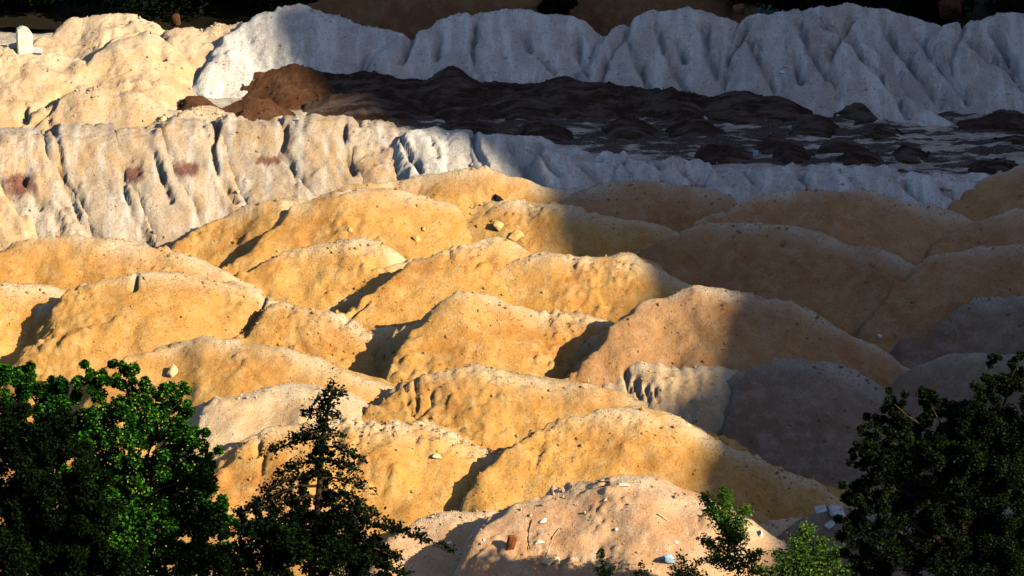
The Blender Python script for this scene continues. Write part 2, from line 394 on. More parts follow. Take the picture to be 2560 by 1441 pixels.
def heap(label, pts, base, mat, name='soil_heap', cat='soil heap', group=None, z0=0.0, s=0.60, sb=0.72, r=0.24, shear=0.0,
         seed=None, step=0.05, lump=1.0, rough=1.0, end=2.2, end_r=0.62, skirt=0.35, hard=0.09, run=99.0, n_stone=1200, sm=0.22, flute=0.0, crust_toplight=1.0, cone=True, stain=(), edge=True, wall=1.7, gkey=None, grit=1.0):
    """One tipped heap: pts is its crest seen from the photo, base the pixel rows of the ground under the two ends of that crest."""
    seed = seed if seed is not None else (abs(hash(label)) if False else sum(ord(c) * (i + 1) for i, c in enumerate(label)) % 99991)
    b0, b1 = base if isinstance(base, tuple) else (base, base)
    xs0, xs1 = pts[0][0], pts[-1][0]
    cx, cy, cz = [], [], []
    for px, py in pts:
        yb = b0 + (b1 - b0) * (px - xs0) / (xs1 - xs0)
        yb = max(yb, py)
        g = on_z(px, yb, z0)
        p = on_y(px, py, g[1])
        cx.append(p[0]); cy.append(p[1]); cz.append(p[2])
    cx, cy, cz = map(np.array, (cx, cy, cz))
    hm = cz.max() - z0
    edge = edge and cone
    if edge:                       # the left rim of the heap: crest that swings towards the viewer and drops off on its far side
        ia = 0
        while ia < len(pts) - 3 and (pts[ia][1] - pts[ia + 1][1]) > 0.22 * (pts[ia + 1][0] - pts[ia][0]):
            ia += 1
        if ia == 0: edge = False
    if edge:
        xA, yA, zA = cx[ia], cy[ia], cz[ia]
        E = []
        for px, py in pts[:ia]:
            d = ray(px, py)
            t = (zA - s * yA + s * CAM[1] - CAM[2]) / (d[2] - s * d[1])
            E.append(CAM + d * t)
        E.append(np.array([xA, yA, zA]))
        E = np.array(E)
        keep = [len(E) - 1]
        for q_ in range(len(E) - 2, -1, -1):
            if E[q_, 1] < E[keep[-1], 1] - 0.02: keep.append(q_)
        E = E[keep[::-1]]
        first = E[0] + (E[0] - E[1]) / np.linalg.norm(E[0] - E[1]) * 3.0
        back_ = np.array([xA + 1.2, yA + 3.0, 0])
        E = np.vstack([first, E, back_])
        cx = np.concatenate([[min(E[1:, 0].min(), xA - 0.2) - 0.3], cx[ia:]]); cy = np.concatenate([[yA], cy[ia:]]); cz = np.concatenate([[zA], cz[ia:]])
    m = (hm + skirt) / min(s, end, end_r) + 0.3
    xg = np.arange(cx[0] - m, cx[-1] + m + step, step)
    H = np.interp(xg, cx, cz)
    H = np.where(xg < cx[0], cz[0] - (cx[0] - xg) * end, H)
    H = np.where(xg > cx[-1], cz[-1] - (xg - cx[-1]) * end_r, H)
    YC = np.interp(xg, cx, cy)
    k = max(1, int(sm / step))
    H = smooth1(H, k); YC = smooth1(YC, 4 * k)
    front = min(run, (hm + 0.5) / s + r + 0.5); back = (hm + 0.5) / sb + r + 0.5
    dg = np.arange(-front, back + step, step)
    X, D = np.meshgrid(xg, dg)
    W = 0.16 * fbm(X * 0.7, D * 0.7, seed + 3, 3)              # wavy plan
    XP = X - shear * np.maximum(-D, 0) * np.minimum(1.0, np.maximum(-D, 0) / 2.5) + W * 0.6
    Hh = np.interp(XP, xg, H)
    D2 = D + W
    sl = np.where(D2 < 0, s, sb)
    Y = np.interp(XP, xg, YC) + D
    if cone:
        ci = np.linspace(cx[0], cx[-1], max(50, int((cx[-1] - cx[0]) / 0.09)))
        HI = np.interp(ci, xg, H); YI = np.interp(ci, xg, YC)
        Z = np.full(X.shape, -9.0)
        for a_, b_, c_ in zip(ci, YI, HI):
            dx = X + W - a_; dy = Y + W - b_
            q = np.where(dx < 0, end, end_r) / s
            Z = np.maximum(Z, c_ - np.where(dy < 0, s, sb) * (np.sqrt((q * dx) ** 2 + dy * dy + r * r) - r))
    else:
        Z = Hh - sl * (np.sqrt(D2 * D2 + r * r) - r)
    rub = np.clip(1.7 * fbm(X * 0.42, Y * 0.42, seed + 70, 3) + 0.15, 0, 1) * lump * min(1.0, hm / 1.6) ** 2
    Z = Z + rub * (0.75 * clods(X, Y, 0.17, seed + 71, 0.75) + 0.7 * clods(X, Y, 0.30, seed + 75, 0.35) + 0.035 * fbm(X * 4.0, Y * 4.0, seed + 79, 3, 0.7))
    if edge:
        Wn = 0.10 * fbm(X * 1.4, Y * 1.4, seed + 44, 4, 0.6)
        xe = np.interp(Y, E[:, 1], E[:, 0])
        sl_ = np.interp(Y, 0.5 * (E[1:, 1] + E[:-1, 1]), np.diff(E[:, 0]) / np.diff(E[:, 1]))
        de = (xe - X) / np.sqrt(1 + sl_ ** 2) + Wn
        Z = Z - wall * 0.5 * (de + np.sqrt(de * de + 0.12 ** 2))
    amp = np.clip((Z - z0 + 0.5) / 1.0, 0.15, 1.0)
    Z = Z + amp * rough * (0.10 * fbm(X * 0.7, Y * 0.7, seed, 2) + grit * 0.020 * fbm(X * 2.6, Y * 2.6, seed + 1, 5, 0.72))
    Z = Z + hard * vnoise(X * 1.1 + 0.4 * D + 0.6 * vnoise(X, D, seed), D * 0.22, seed + 61) * np.clip(-D, 0, 1)
    if flute:
        Z = Z + flute * vnoise(XP * 3.2 + 0.5 * vnoise(X, D, seed), D * 0.15, seed + 77)
    dens = np.clip(0.55 + 0.7 * fbm(X * 0.6, Y * 0.6, seed + 9, 2), 0.05, 1.0)
    Z = Z + lump * (0.45 * clods(X, Y, 0.24, seed + 20, 0.10) * dens + 0.38 * clods(X, Y, 0.12, seed + 30, 0.2) * dens)
    if gkey: Z = carve(X, Y, Z, *gkey, seed)
    low = Z < z0 - skirt
    Z = np.maximum(Z, z0 - skirt)
    ox, oy = float(cx.mean()), float(cy.mean())
    V = np.stack([X - ox, Y - oy, Z - z0], -1).reshape(-1, 3)
    F = grid_faces(len(xg), len(dg))
    F = F[~low.ravel()[F].all(1)]
    used = np.zeros(len(V), bool); used[F.ravel()] = True
    idx = np.cumsum(used) - 1
    o = link_mesh(name, V[used], idx[F], mat, loc=(ox, oy, z0))
    tag(o, label, cat, group)
    cr = np.exp(-((D + W * 0.5 + 0.02) / 0.40) ** 2) * np.clip(0.75 + 0.6 * fbm(X * 1.1, D * 1.1, seed + 5, 3), 0, 1) * crust_toplight  # paler band along the crest, part crust and part painted top light
    at = o.data.attributes.new('crust', 'FLOAT', 'POINT')
    at.data.foreach_set('value', cr.ravel()[used].astype(np.float32))
    if stain:
        wp = np.stack([X, Y, Z], -1).reshape(-1, 3)[used] - CAM
        dd = wp @ FWD
        sx = 1280 + FPX * wp[:, 0] / dd + 14 * fbm(wp[:, 0] * 5, wp[:, 2] * 5, 5, 3); sy = 720.5 - FPX * (wp @ UP) / dd + 9 * fbm(wp[:, 0] * 5, wp[:, 2] * 7, 8, 3)
        ms = np.zeros(len(wp))
        for (a, b, c, d_) in stain:
            ms = np.maximum(ms, np.clip(1.4 - np.abs(sx - a) / c, 0, 1) * np.clip(1.5 - np.abs(sy - b) / d_, 0, 1))
        at = o.data.attributes.new('stain', 'FLOAT', 'POINT')
        at.data.foreach_set('value', np.clip(ms * 1.8, 0, 1).astype(np.float32))
    if n_stone:
        g = np.random.default_rng(seed)
        cand = np.where((Z > z0 + 0.02).ravel() & (D < 0.8).ravel())[0]
        if len(cand):
            n = int(n_stone * 1.8)
            pick = g.choice(cand, n)
            w = 0.55 * dens.ravel()[pick] + 0.8 * cr.ravel()[pick]
            pick = pick[g.uniform(0, 1, n) < w]
            sz = 0.007 + 0.011 * g.uniform(0, 1, len(pick)) + 0.045 * g.uniform(0, 1, len(pick)) ** 22
            v, f = lumps(V[pick] + np.array([0, 0, 0.3]) * sz[:, None], sz, seed)
            tag(link_mesh('clods', v, f, mat, parent=o, smooth=False), kind='stuff')
    return o

G_F = 'ochre soil heaps tipped side by side'
G_L = 'pale tipped lobes of the lower bank'
G_U = 'grey tipped lobes of the upper bank'
G_D = 'dark soil piles on the terrace'
G_C = 'cream heaps of the sunlit upper corner'

def field(label, pts, base, mat=OCHRE, **k):
    return heap(label, pts, base, mat, group=G_F, gkey=('F', 0.22, 6.0), **k)

# --- front field, from the back rows to the front
field('sunlit ochre heap bordering the blue shadow pool under the pale lobes', [(425, 628), (500, 566), (600, 514), (700, 498), (790, 500), (850, 560)], (640, 680))
field('low ochre ridge touching the pale lobes, highest of the orange heaps', [(760, 520), (870, 474), (985, 444), (1090, 430), (1190, 425), (1270, 442), (1370, 466), (1460, 505)], (625, 640))
field('pale-topped ochre heap with a long dark crevice down its left flank', [(565, 685), (640, 622), (690, 572), (735, 512), (790, 488), (880, 476), (960, 474), (1060, 486), (1140, 510), (1220, 560)], (690, 660))
field('ochre heap carrying two yellowish boulders and a black rag on its crest', [(965, 622), (1010, 584), (1070, 552), (1150, 520), (1205, 505), (1270, 500), (1380, 514), (1510, 542), (1650, 568), (1760, 600), (1850, 680)], (640, 720))
field('brown heap in shade meeting the grey lobes behind the boulder heap', [(1370, 520), (1440, 474), (1550, 456), (1650, 460), (1750, 476), (1830, 500), (1900, 560)], (640, 655), BROWN_SHADE, n_stone=1400)
field('shaded brown heap with a broad flat crest ending at the grey bank', [(1770, 560), (1850, 502), (1920, 482), (2000, 475), (2120, 477), (2220, 496), (2320, 522), (2420, 552), (2520, 620)], (675, 695), BROWN_SHADE, n_stone=1400)
field('shaded brown heap cut by the right edge just below the terrace', [(2370, 540), (2440, 470), (2500, 432), (2570, 410), (2700, 400), (2850, 440)], (620, 665), BROWN_SHADE)
field('shaded heap at the right edge, second below the terrace', [(2350, 625), (2420, 560), (2500, 535), (2570, 524), (2700, 520), (2850, 560)], (700, 720), BROWN_SHADE)
field('wide shaded heap with a curved scar on its right shoulder', [(1585, 645), (1660, 602), (1740, 570), (1820, 549), (1900, 551), (1990, 572), (2070, 592), (2120, 622), (2180, 616), (2235, 640), (2300, 720)], (690, 800), BROWN_SHADE, n_stone=2000)
field('pale-topped ochre heap with a thin dark wedge along its upper left', [(595, 690), (680, 646), (800, 607), (865, 600), (940, 615), (1010, 650), (1080, 710)], (720, 770))
field('ochre heap with a straight black crevice running down to its left foot', [(860, 810), (920, 752), (995, 682), (1020, 660), (1100, 630), (1190, 600), (1240, 598), (1300, 616), (1360, 660), (1420, 720)], (820, 780))
field('long ochre heap with a pale flat crest in front of the boulder heap', [(1180, 720), (1260, 655), (1340, 637), (1450, 641), (1560, 640), (1625, 668), (1680, 712), (1760, 790)], (800, 830))
field('large shaded heap near the right edge with a pale rim', [(2215, 745), (2285, 684), (2350, 636), (2430, 613), (2560, 610), (2700, 625), (2850, 700)], (790, 800), BROWN_SHADE, n_stone=1800)
field('sunlit heap at the left edge with a dark flank line, below the pale lobes', [(-20, 650), (70, 600), (120, 588), (190, 591), (280, 606), (360, 620), (440, 640), (520, 666), (600, 692), (680, 740)], (740, 790))
field('smooth ochre heap cut by the left edge above the green bush', [(-220, 780), (-100, 724), (0, 708), (80, 712), (150, 732), (220, 780)], (850, 850), lump=0.6)
field('large ochre heap with a bent black crevice on its left above the green bush', [(65, 885), (110, 842), (135, 775), (180, 727), (250, 696), (320, 676), (400, 680), (480, 694), (560, 712), (640, 742), (700, 800)], (895, 850), n_stone=1800)
field('rubbly ochre heap in the middle of the left half with broken crust', [(580, 860), (620, 822), (655, 782), (700, 744), (770, 766), (840, 792), (890, 834), (930, 900)], (880, 910), lump=1.8, n_stone=1800)
field('small crumbling heap wedged left of the bright central heap', [(895, 850), (930, 828), (985, 812), (1020, 830), (1050, 880)], (890, 900), lump=1.5, n_stone=400)
field('bright yellow central heap ending in a black cleft on its right', [(970, 930), (1025, 850), (1065, 792), (1100, 752), (1150, 729), (1220, 741), (1290, 766), (1380, 786), (1470, 796), (1512, 806), (1535, 860)], (940, 930), lump=1.3, n_stone=2000)
field('great orange-brown heap half in light and half in shade', [(1440, 935), (1505, 862), (1555, 802), (1600, 760), (1665, 725), (1740, 720), (1850, 735), (1950, 760), (2040, 792), (2120, 838), (2220, 900)], (960, 980), BROWN_SHADE, n_stone=2400)
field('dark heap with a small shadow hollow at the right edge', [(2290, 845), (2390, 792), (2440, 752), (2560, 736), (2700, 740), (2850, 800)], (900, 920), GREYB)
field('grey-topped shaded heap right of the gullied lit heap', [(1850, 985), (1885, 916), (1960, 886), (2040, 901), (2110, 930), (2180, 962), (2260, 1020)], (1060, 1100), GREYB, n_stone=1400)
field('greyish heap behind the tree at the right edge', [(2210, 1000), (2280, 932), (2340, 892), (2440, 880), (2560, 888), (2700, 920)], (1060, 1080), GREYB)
field('lit heap with dark gullies washed into its front', [(1440, 965), (1480, 925), (1540, 912), (1620, 905), (1720, 924), (1800, 926), (1850, 946), (1900, 982), (1960, 1040)], (1030, 1080), CREAM, lump=1.4, flute=0.10, r=0.8)
field('ochre heap with a pale boulder on its left shoulder beside the green bush', [(280, 925), (370, 880), (440, 850), (500, 843), (600, 855), (700, 876), (800, 906), (880, 930), (935, 962), (970, 1040)], (1000, 1060))
field('central low heap with a crumbling knob at its left end', [(905, 1040), (1000, 982), (1030, 942), (1085, 920), (1170, 917), (1260, 930), (1340, 950), (1450, 961), (1550, 982), (1650, 1012), (1740, 1070)], (1070, 1100), n_stone=1800)
field('small rounded pale-capped heap between the bush and the dark sapling', [(500, 1080), (520, 1030), (560, 992), (640, 966), (730, 962), (800, 978), (870, 1040)], (1100, 1100), CREAM, r=0.8)
field('broad ochre heap behind the tip of the dark sapling', [(555, 1170), (600, 1112), (650, 1077), (720, 1058), (800, 1054), (900, 1064), (1000, 1060), (1100, 1074), (1180, 1108), (1250, 1150), (1330, 1230)], (1200, 1230), lump=1.5, n_stone=2600)
field('ochre heap with a wide slate shadow on its left, above the rubble heap', [(1230, 1165), (1300, 1112), (1400, 1052), (1480, 1022), (1560, 1022), (1650, 1040), (1740, 1075), (1810, 1116), (1900, 1160), (2000, 1205), (2080, 1260)], (1210, 1270), n_stone=2400)
field('low pinkish heap at the foot of the dark sapling', [(975, 1345), (1050, 1291), (1120, 1282), (1200, 1278), (1260, 1290), (1330, 1350)], (1380, 1380), PINK)
field('pinkish rubble heap with white fragments at the bottom of the picture', [(1230, 1315), (1300, 1252), (1400, 1226), (1530, 1205), (1600, 1206), (1700, 1246), (1760, 1282), (1830, 1360), (1870, 1441)], (1400, 1480), PINK, lump=1.3, n_stone=2600, s=0.55, r=0.9)
field('small brown heap with one white stone beside the bottom shrubs', [(1830, 1350), (1890, 1312), (1950, 1291), (2030, 1302), (2100, 1360)], (1390, 1400), PINK, n_stone=800)
field('grey littered heap half hidden by the black tree on the right', [(1960, 1330), (2060, 1280), (2160, 1250), (2300, 1230), (2450, 1250)], (1380, 1380), GREYB, n_stone=1200)

# --- lower pale bank: lobes tipped over the terrace edge
def lobe(label, x0, x1, ytop, base, mat=PALE, **k):
    w = x1 - x0
    kw = dict(cone=False, shear=0.42, s=0.70, sb=0.4, r=0.6, end=1.6, end_r=1.2, rough=1.2, lump=1.2, sm=0.10, grit=1.1, flute=0.075, n_stone=500, hard=0.0, gkey=('L', 0.26, 7.0))
    kw.update(k)
    pts = [(x0 - 4, ytop + 13), (x0 + 0.06 * w, ytop + 4), (x0 + 0.3 * w, ytop), (x0 + 0.6 * w, ytop + 2), (x0 + 0.9 * w, ytop + 6), (x1 + 14, ytop + 14)]
    return heap(label, pts, base, mat, name='spoil_lobe', cat='spoil lobe', group=G_L, **kw)
lobe('pale tipped lobe cut by the left edge', -190, -10, 345, 540, CREAM)
lobe('pale lobe with a reddish dark gash near the left edge', -20, 130, 335, 538, stain=((48, 462, 34, 22),))
lobe('pale lobe with a maroon stain between the two longest left crevices', 120, 290, 318, 530, stain=((108, 440, 40, 14), (145, 440, 16, 11)))
lobe('narrow pale lobe with a square maroon stain above the left heaps', 285, 412, 326, 530, stain=((330, 436, 30, 14),))
lobe('pale lobe with twin maroon stains and broad white streaks', 400, 545, 312, 522, stain=((432, 426, 18, 12), (470, 424, 24, 15)))
lobe('pale lobe with a double maroon stain right of the deep dark crevice', 535, 712, 303, 515, stain=((655, 404, 15, 8), (682, 400, 14, 7)))
lobe('white-striped pale lobe between two dark crevices behind the highest orange ridge', 700, 868, 300, 515)
lobe('pale lobe where the sunlight ends on the lower bank', 856, 1015, 318, 520)
lobe('grey shaded lobe straight behind the top of the highest orange ridge', 1000, 1190, 335, 541, PALE_SHADE)
lobe('grey shaded lobe with a sharp dark crease on its left, right of the orange ridge', 1180, 1368, 347, 551, PALE_SHADE)
lobe('grey lobe above the shaded brown heap next to the orange ridge', 1350, 1560, 384, 590, PALE_SHADE, s=0.8)
lobe('low grey lobe with small dark hollows along its top', 1550, 1800, 410, 612, PALE_SHADE, s=0.8)
lobe('low whitish lobe below the blue scrap', 1780, 2010, 425, 625, PALE_SHADE, s=0.8)
lobe('low whitish lobe above the broad flat crested heap', 2000, 2240, 434, 632, PALE_SHADE, s=0.8)
lobe('low grey lobe with a thin plank at the right end', 2230, 2520, 446, 642, PALE_SHADE, s=0.8)

# --- upper bank
def upper(label, pts, base, mat=PALE_SHADE, **k):
    kw = dict(z0=TZ - 0.05, s=0.60, sb=0.9, r=0.25, rough=1.5, grit=1.3, lump=0.9, end=1.5, end_r=0.7, flute=0.03, hard=0.10, group=G_U, name='spoil_heap', cat='spoil heap', n_stone=900, shear=0.15, gkey=('U', 0.34, 8.0))
    if k.get('group') == G_C: kw.update(gkey=('C', 0.26, 7.0), grit=1.0, rough=1.5, lump=1.5)
    kw.update(k)
    return heap(label, pts, base, mat, **kw)
upper('sunlit cream heap rising highest in the upper left corner', [(60, 140), (100, 92), (180, 46), (250, 36), (310, 30), (345, 45), (385, 64), (430, 84), (470, 130)], 150, CREAM, group=G_C, shear=0, s=0.42)
upper('broad bank heap half cream half grey with a dark slit on its left', [(480, 225), (560, 100), (610, 62), (700, 16), (760, 11), (850, 42), (930, 66), (1010, 90), (1060, 130)], 165)
upper('knobbly cream crest beside the brown stump against the black forest', [(410, 130), (440, 76), (500, 62), (560, 48), (620, 60), (700, 100)], 165, CREAM, lump=2.2, group=G_C, shear=0)
upper('cream heap with a short dark slit under the upper left crest', [(235, 140), (280, 92), (330, 72), (385, 92), (420, 130), (460, 190)], 195, CREAM, group=G_C, shear=0, s=0.36, skirt=0.3)
upper('cream slope below the white upright block', [(-160, 150), (-60, 126), (20, 122), (120, 128), (220, 150), (300, 190), (380, 240)], 225, CREAM, group=G_C, shear=0.1, s=0.36, skirt=0.3)
upper('cream heap with a beaded dark line at the left edge', [(40, 335), (105, 282), (150, 240), (230, 228), (330, 236), (420, 270), (480, 320)], 298, CREAM, group=G_C, z0=TZ - 0.1, s=0.6, skirt=0.5)
upper('low cream heap under the rust brown patch', [(325, 355), (395, 325), (425, 284), (480, 270), (560, 280), (640, 320)], 316, CREAM, group=G_C, z0=TZ - 0.1, s=0.75, skirt=0.9)
upper('grey heap under the middle of the orange cutting', [(960, 140), (1020, 84), (1100, 46), (1200, 34), (1300, 21), (1380, 36), (1440, 52), (1510, 90), (1560, 150)], 180)
upper('grey heap with a pocked face right of the orange cutting', [(1500, 130), (1550, 60), (1610, 28), (1700, 21), (1770, 30), (1830, 48), (1880, 90), (1930, 160)], 188)
upper('tall rounded grey heap with the highest crest on the right', [(1800, 150), (1860, 52), (1910, 42), (1970, 24), (2060, 12), (2130, 17), (2200, 24), (2270, 42), (2320, 56), (2400, 120)], 195)
upper('grey heap cut by the right edge under the black forest', [(2300, 130), (2370, 60), (2420, 46), (2490, 38), (2560, 38), (2680, 50), (2800, 100)], 205)
def tongue(label, ax, ay, wid, base, sh, **k):
    kw = dict(cone=False, shear=sh, s=0.50, r=0.2, end=1.7, end_r=1.4, flute=0.06, rough=1.6, name='spoil_lobe', cat='spoil lobe', lump=0.6)
    kw.update(k)
    pts = [(ax - wid * 0.55, ay + 75), (ax - wid * 0.22, ay + 18), (ax, ay), (ax + wid * 0.25, ay + 16), (ax + wid * 0.6, ay + 75)]
    return upper(label, pts, base, **kw)
tongue('small grey tongue in the hollow under the middle of the upper bank', 1340, 105, 170, 205, 0.1)
tongue('white-streaked grey tongue left of the pocked heap', 1565, 100, 170, 210, 0.2)
tongue('white-streaked tongue between the pocked heap and the tall rounded heap', 1862, 92, 200, 220, 0.35)
tongue('long white-streaked tongue spilling right under the tall rounded heap', 2112, 96, 220, 235, 0.7)
tongue('white-streaked tongue running off the right edge of the upper bank', 2400, 92, 220, 235, 0.7)

# orange cutting behind the bank
heap('cutting', [(760, 30), (850, -30), (1000, -60), (1200, -70), (1350, -40), (1390, 10), (1440, -20), (1600, -60), (1720, -40), (1800, 30)], 60, CUTM, name='hillside', z0=TZ, s=1.1, r=0.3, lump=1.5, n_stone=0)
cut = bpy.data.objects['hillside']
for kk in ('label', 'category'):
    if kk in cut: del cut[kk]
cut['kind'] = 'structure'

# --- dark soil on the terrace
def pile(label, pts, base, mat=DARK, **k):
    kw = dict(edge=False, z0=TZ - 0.02, s=0.5, sb=0.8, r=0.12, rough=0.8, lump=2.0, name='soil_pile', cat='soil pile', group=G_D, n_stone=60, sm=0.06, step=0.04)
    kw.update(k)
    return heap(label, pts, base, mat, **kw)
pile('long dark berm along the foot of the upper bank', [(690, 230), (760, 178), (830, 186), (900, 184), (1000, 196), (1070, 198), (1100, 170), (1130, 158), (1150, 176), (1180, 202), (1250, 205), (1300, 212), (1360, 204), (1410, 188), (1480, 204), (1560, 216), (1620, 220), (1680, 226), (1740, 232), (1800, 236), (1850, 228), (1900, 240), (1960, 250), (2000, 266)], (226, 286), lump=2.0, sm=0.2, s=0.62, end=0.8, rough=0.9)
pile('large rust brown pile lit from the right at the left end of the terrace', [(575, 235), (620, 190), (680, 172), (730, 160), (790, 178), (850, 200), (900, 225)], (222, 232), RUST, s=0.34, skirt=0.5)
pile('small rust patch heap above the cream heaps', [(440, 262), (470, 240), (510, 238), (550, 262)], 268, RUST, s=0.4)
pile('low rust heap spilling over the lobe edge', [(560, 272), (610, 246), (660, 250), (720, 282), (760, 300)], 296, RUST, s=0.4)
pile('dark ridge below the berm in the left part of the terrace', [(760, 262), (830, 236), (900, 228), (980, 232), (1060, 256)], 276)
pile('dark mound with a steep right end left of the terrace middle', [(860, 268), (930, 250), (1000, 252), (1030, 268), (1045, 282)], 284)
pile('flat dark pile right of the steep ended mound', [(1080, 282), (1120, 268), (1170, 270), (1210, 288)], 292)
pile('dark pile at the lobe edge below the flat pile', [(1120, 322), (1160, 304), (1210, 306), (1240, 322)], 326)
pile('dark low stripe of soil under the berm', [(1200, 262), (1290, 228), (1350, 238), (1430, 258), (1480, 276)], 276)
pile('dark dome shaped pile under the middle of the berm', [(1480, 268), (1515, 240), (1545, 244), (1580, 268)], 272)
pile('peaked dark pile in the centre of the terrace', [(1290, 334), (1320, 298), (1350, 294), (1380, 318), (1405, 334)], 336)
pile('dark dome pile right of the peaked central pile', [(1515, 322), (1550, 298), (1590, 304), (1620, 324)], 328)
pile('long dark pile ending in a low tail, right of the dome pile', [(1670, 318), (1710, 300), (1760, 306), (1810, 328)], 330)
pile('dark pile touching the right part of the berm', [(1640, 280), (1700, 254), (1730, 260), (1760, 280)], 286)
pile('big dark pile beneath the white-streaked tongues', [(1970, 316), (2000, 288), (2040, 286), (2080, 316)], 320)
pile('dark pile with a pointed left tail under the tall rounded heap', [(2080, 272), (2130, 262), (2165, 256), (2190, 278)], 284)
pile('small dark pile between the big pile and the right edge', [(2150, 330), (2195, 312), (2220, 318), (2250, 332)], 334)
pile('long dark pile against the bank at the right edge', [(2400, 302), (2460, 292), (2500, 272), (2540, 278), (2600, 310)], 314)
pile('dark pile left of the blue scrap', [(1740, 378), (1780, 356), (1830, 364), (1880, 386)], 390)
pile('dark pile above the blue scrap', [(1890, 364), (1920, 342), (1960, 346), (1990, 364)], 370)
pile('dark pile right of the blue scrap', [(1930, 384), (1965, 362), (2000, 368), (2025, 386)], 390)
pile('dark pile in the right middle of the terrace', [(2050, 366), (2090, 346), (2130, 354), (2160, 370)], 374)
pile('lowest dark pile right of the blue scrap', [(2095, 394), (2125, 378), (2160, 384), (2190, 398)], 402)
pile('flat dark pile second from the right edge', [(2225, 384), (2260, 362), (2300, 372), (2320, 386)], 390)
pile('dark pile nearest the lower right corner of the terrace', [(2420, 414), (2460, 396), (2500, 398), (2540, 416)], 420)
pile('thin dark pile at the right edge of the terrace', [(2480, 350), (2540, 336), (2600, 350)], 354)

# forest floor behind the bank
def forest_floor():
    xs = np.linspace(-60, 60, 160); ys = np.linspace(15.2, 120, 80)
    X, Y = np.meshgrid(xs, ys)
    Z = TZ + 0.15 + 0.1 * fbm(X * 0.6, Y * 0.6, 88)
    tag(link_mesh('forest_floor', np.stack([X, Y, Z], -1).reshape(-1, 3), grid_faces(160, 80), LITTER), kind='structure')
forest_floor()

# ------------------------------------------------------------------ finding a spot on the built surface
bpy.context.view_layer.update()
DG = bpy.context.evaluated_depsgraph_get()
def spot(px, py):
    ok, loc, nor, idx, ob, mx = SC.ray_cast(DG, Vector(CAM), Vector(ray(px, py)))
    return np.array(loc), np.array(nor)

# ------------------------------------------------------------------ stones and litter lying on the heaps
def stone_mesh(seed, size, flat=1.0, n=14):
    g = np.random.default_rng(seed)
    bm = bmesh.new()
    for k in range(n):
        v = g.normal(size=3); v /= np.linalg.norm(v); v *= g.uniform(0.75, 1.05)
        bm.verts.new((v[0] * size[0], v[1] * size[1], v[2] * size[2]))
    r_ = bmesh.ops.convex_hull(bm, input=bm.verts)
    junk = [e for e in r_['geom_interior'] if isinstance(e, bmesh.types.BMVert)]
    bmesh.ops.delete(bm, geom=junk, context='VERTS')
    bmesh.ops.bevel(bm, geom=list(bm.edges), offset=min(size) * 0.10, segments=1, affect='EDGES')
    return bm

def box_bm(size, seed, bev=0.012, jit=0.06):
    g = np.random.default_rng(seed)
    bm = bmesh.new()
    bmesh.ops.create_cube(bm, size=1.0)
    bmesh.ops.scale(bm, vec=size, verts=bm.verts)
    for v in bm.verts:
        v.co += Vector(g.uniform(-jit, jit, 3)) * min(size[0], size[1])
    bmesh.ops.bevel(bm, geom=list(bm.edges), offset=bev, segments=2, affect='EDGES')
    return bm

def put(name, bm, mat, loc, rot=(0, 0, 0), smooth=False):
    me = bpy.data.meshes.new(name)
    bm.to_mesh(me); bm.free()
    me.materials.append(mat)
    o = bpy.data.objects.new(name, me)
    COL.objects.link(o)
    o.location = loc; o.rotation_euler = rot
    return o

STONE_O = plain('ochre_stone', (0.56, 0.36, 0.15), 0.2)
STONE_W = plain('white_stone', (0.70, 0.66, 0.60), 0.12)
STONE_P = plain('pale_stone', (0.60, 0.44, 0.28), 0.2)
WHITE = plain('white_block', (0.72, 0.68, 0.54), 0.18, 5.0)
GREYS = plain('grey_slab', (0.42, 0.43, 0.48), 0.15)
BRICK = plain('red_brown_brick', (0.20, 0.07, 0.025), 0.35)
BLACKR = plain('black_rag', (0.008, 0.008, 0.010), 0.3)
BLUE = plain('blue_scrap', (0.30, 0.42, 0.62), 0.2)
WOOD = plain('weathered_wood', (0.34, 0.28, 0.20), 0.3, 20)
BARK = plain('bark', (0.035, 0.024, 0.014), 0.4, 12)
STAIN = plain('maroon_soil', (0.19, 0.075, 0.055), 0.4, 12)

def stone(label, px, py, size_px, mat, seed, aspect=(1, .8, .7), rot=0.0, name='boulder', cat='boulder', sink=0.42):
    p, n = spot(px, py)
    sc = size_px / FPX * (p[1] - CAM[1]) / math.cos(PITCH) * 0.5
    o = put(name, stone_mesh(seed, tuple(sc * a for a in aspect)), mat, p + np.array([0, 0, sc * aspect[2] * (1 - 2 * sink)]), (0, 0, rot))
    return tag(o, label, cat, {'fragment': 'white rubble fragments on the pinkish heap', 'stone': 'single stones lying on the heaps'}.get(name))
stone('tall pale boulder perched on the left shoulder of the heap beside the green bush', 432, 935, 46, STONE_P, 1, (.85, .8, 1.05))
stone('upright yellowish boulder on the heap under the black rag', 1245, 572, 46, STONE_O, 2, (.8, .7, 1.0))
stone('triangular flat yellow boulder below the upright one', 1292, 592, 54, STONE_O, 3, (1, .6, .6), 0.3)
stone('small pale stone alone on the smooth face right of the pale-topped crevice heap', 876, 578, 24, STONE_O, 4, (.8, .7, .9), name='stone', cat='stone')
stone('pale stone on the face of the broad heap behind the sapling', 1092, 1142, 40, STONE_P, 5, (1, .7, .5), name='stone', cat='stone')
stone('yellow stone lowest of the small cluster at the end of the short black crevice', 1040, 600, 34, STONE_O, 6, (1, .8, .7), name='stone', cat='stone')
stone('yellow stone highest of the small cluster at the end of the short black crevice', 1062, 575, 26, STONE_O, 7, (1, .8, .8), name='stone', cat='stone')
stone('long white fragment high on the pinkish rubble heap', 1362, 1302, 42, STONE_W, 8, (1, .45, .35), 0.5, name='fragment', cat='rubble')
stone('blocky white fragment in the middle of the pinkish rubble heap', 1348, 1358, 40, STONE_W, 9, (1, .6, .55), -0.2, name='fragment', cat='rubble')
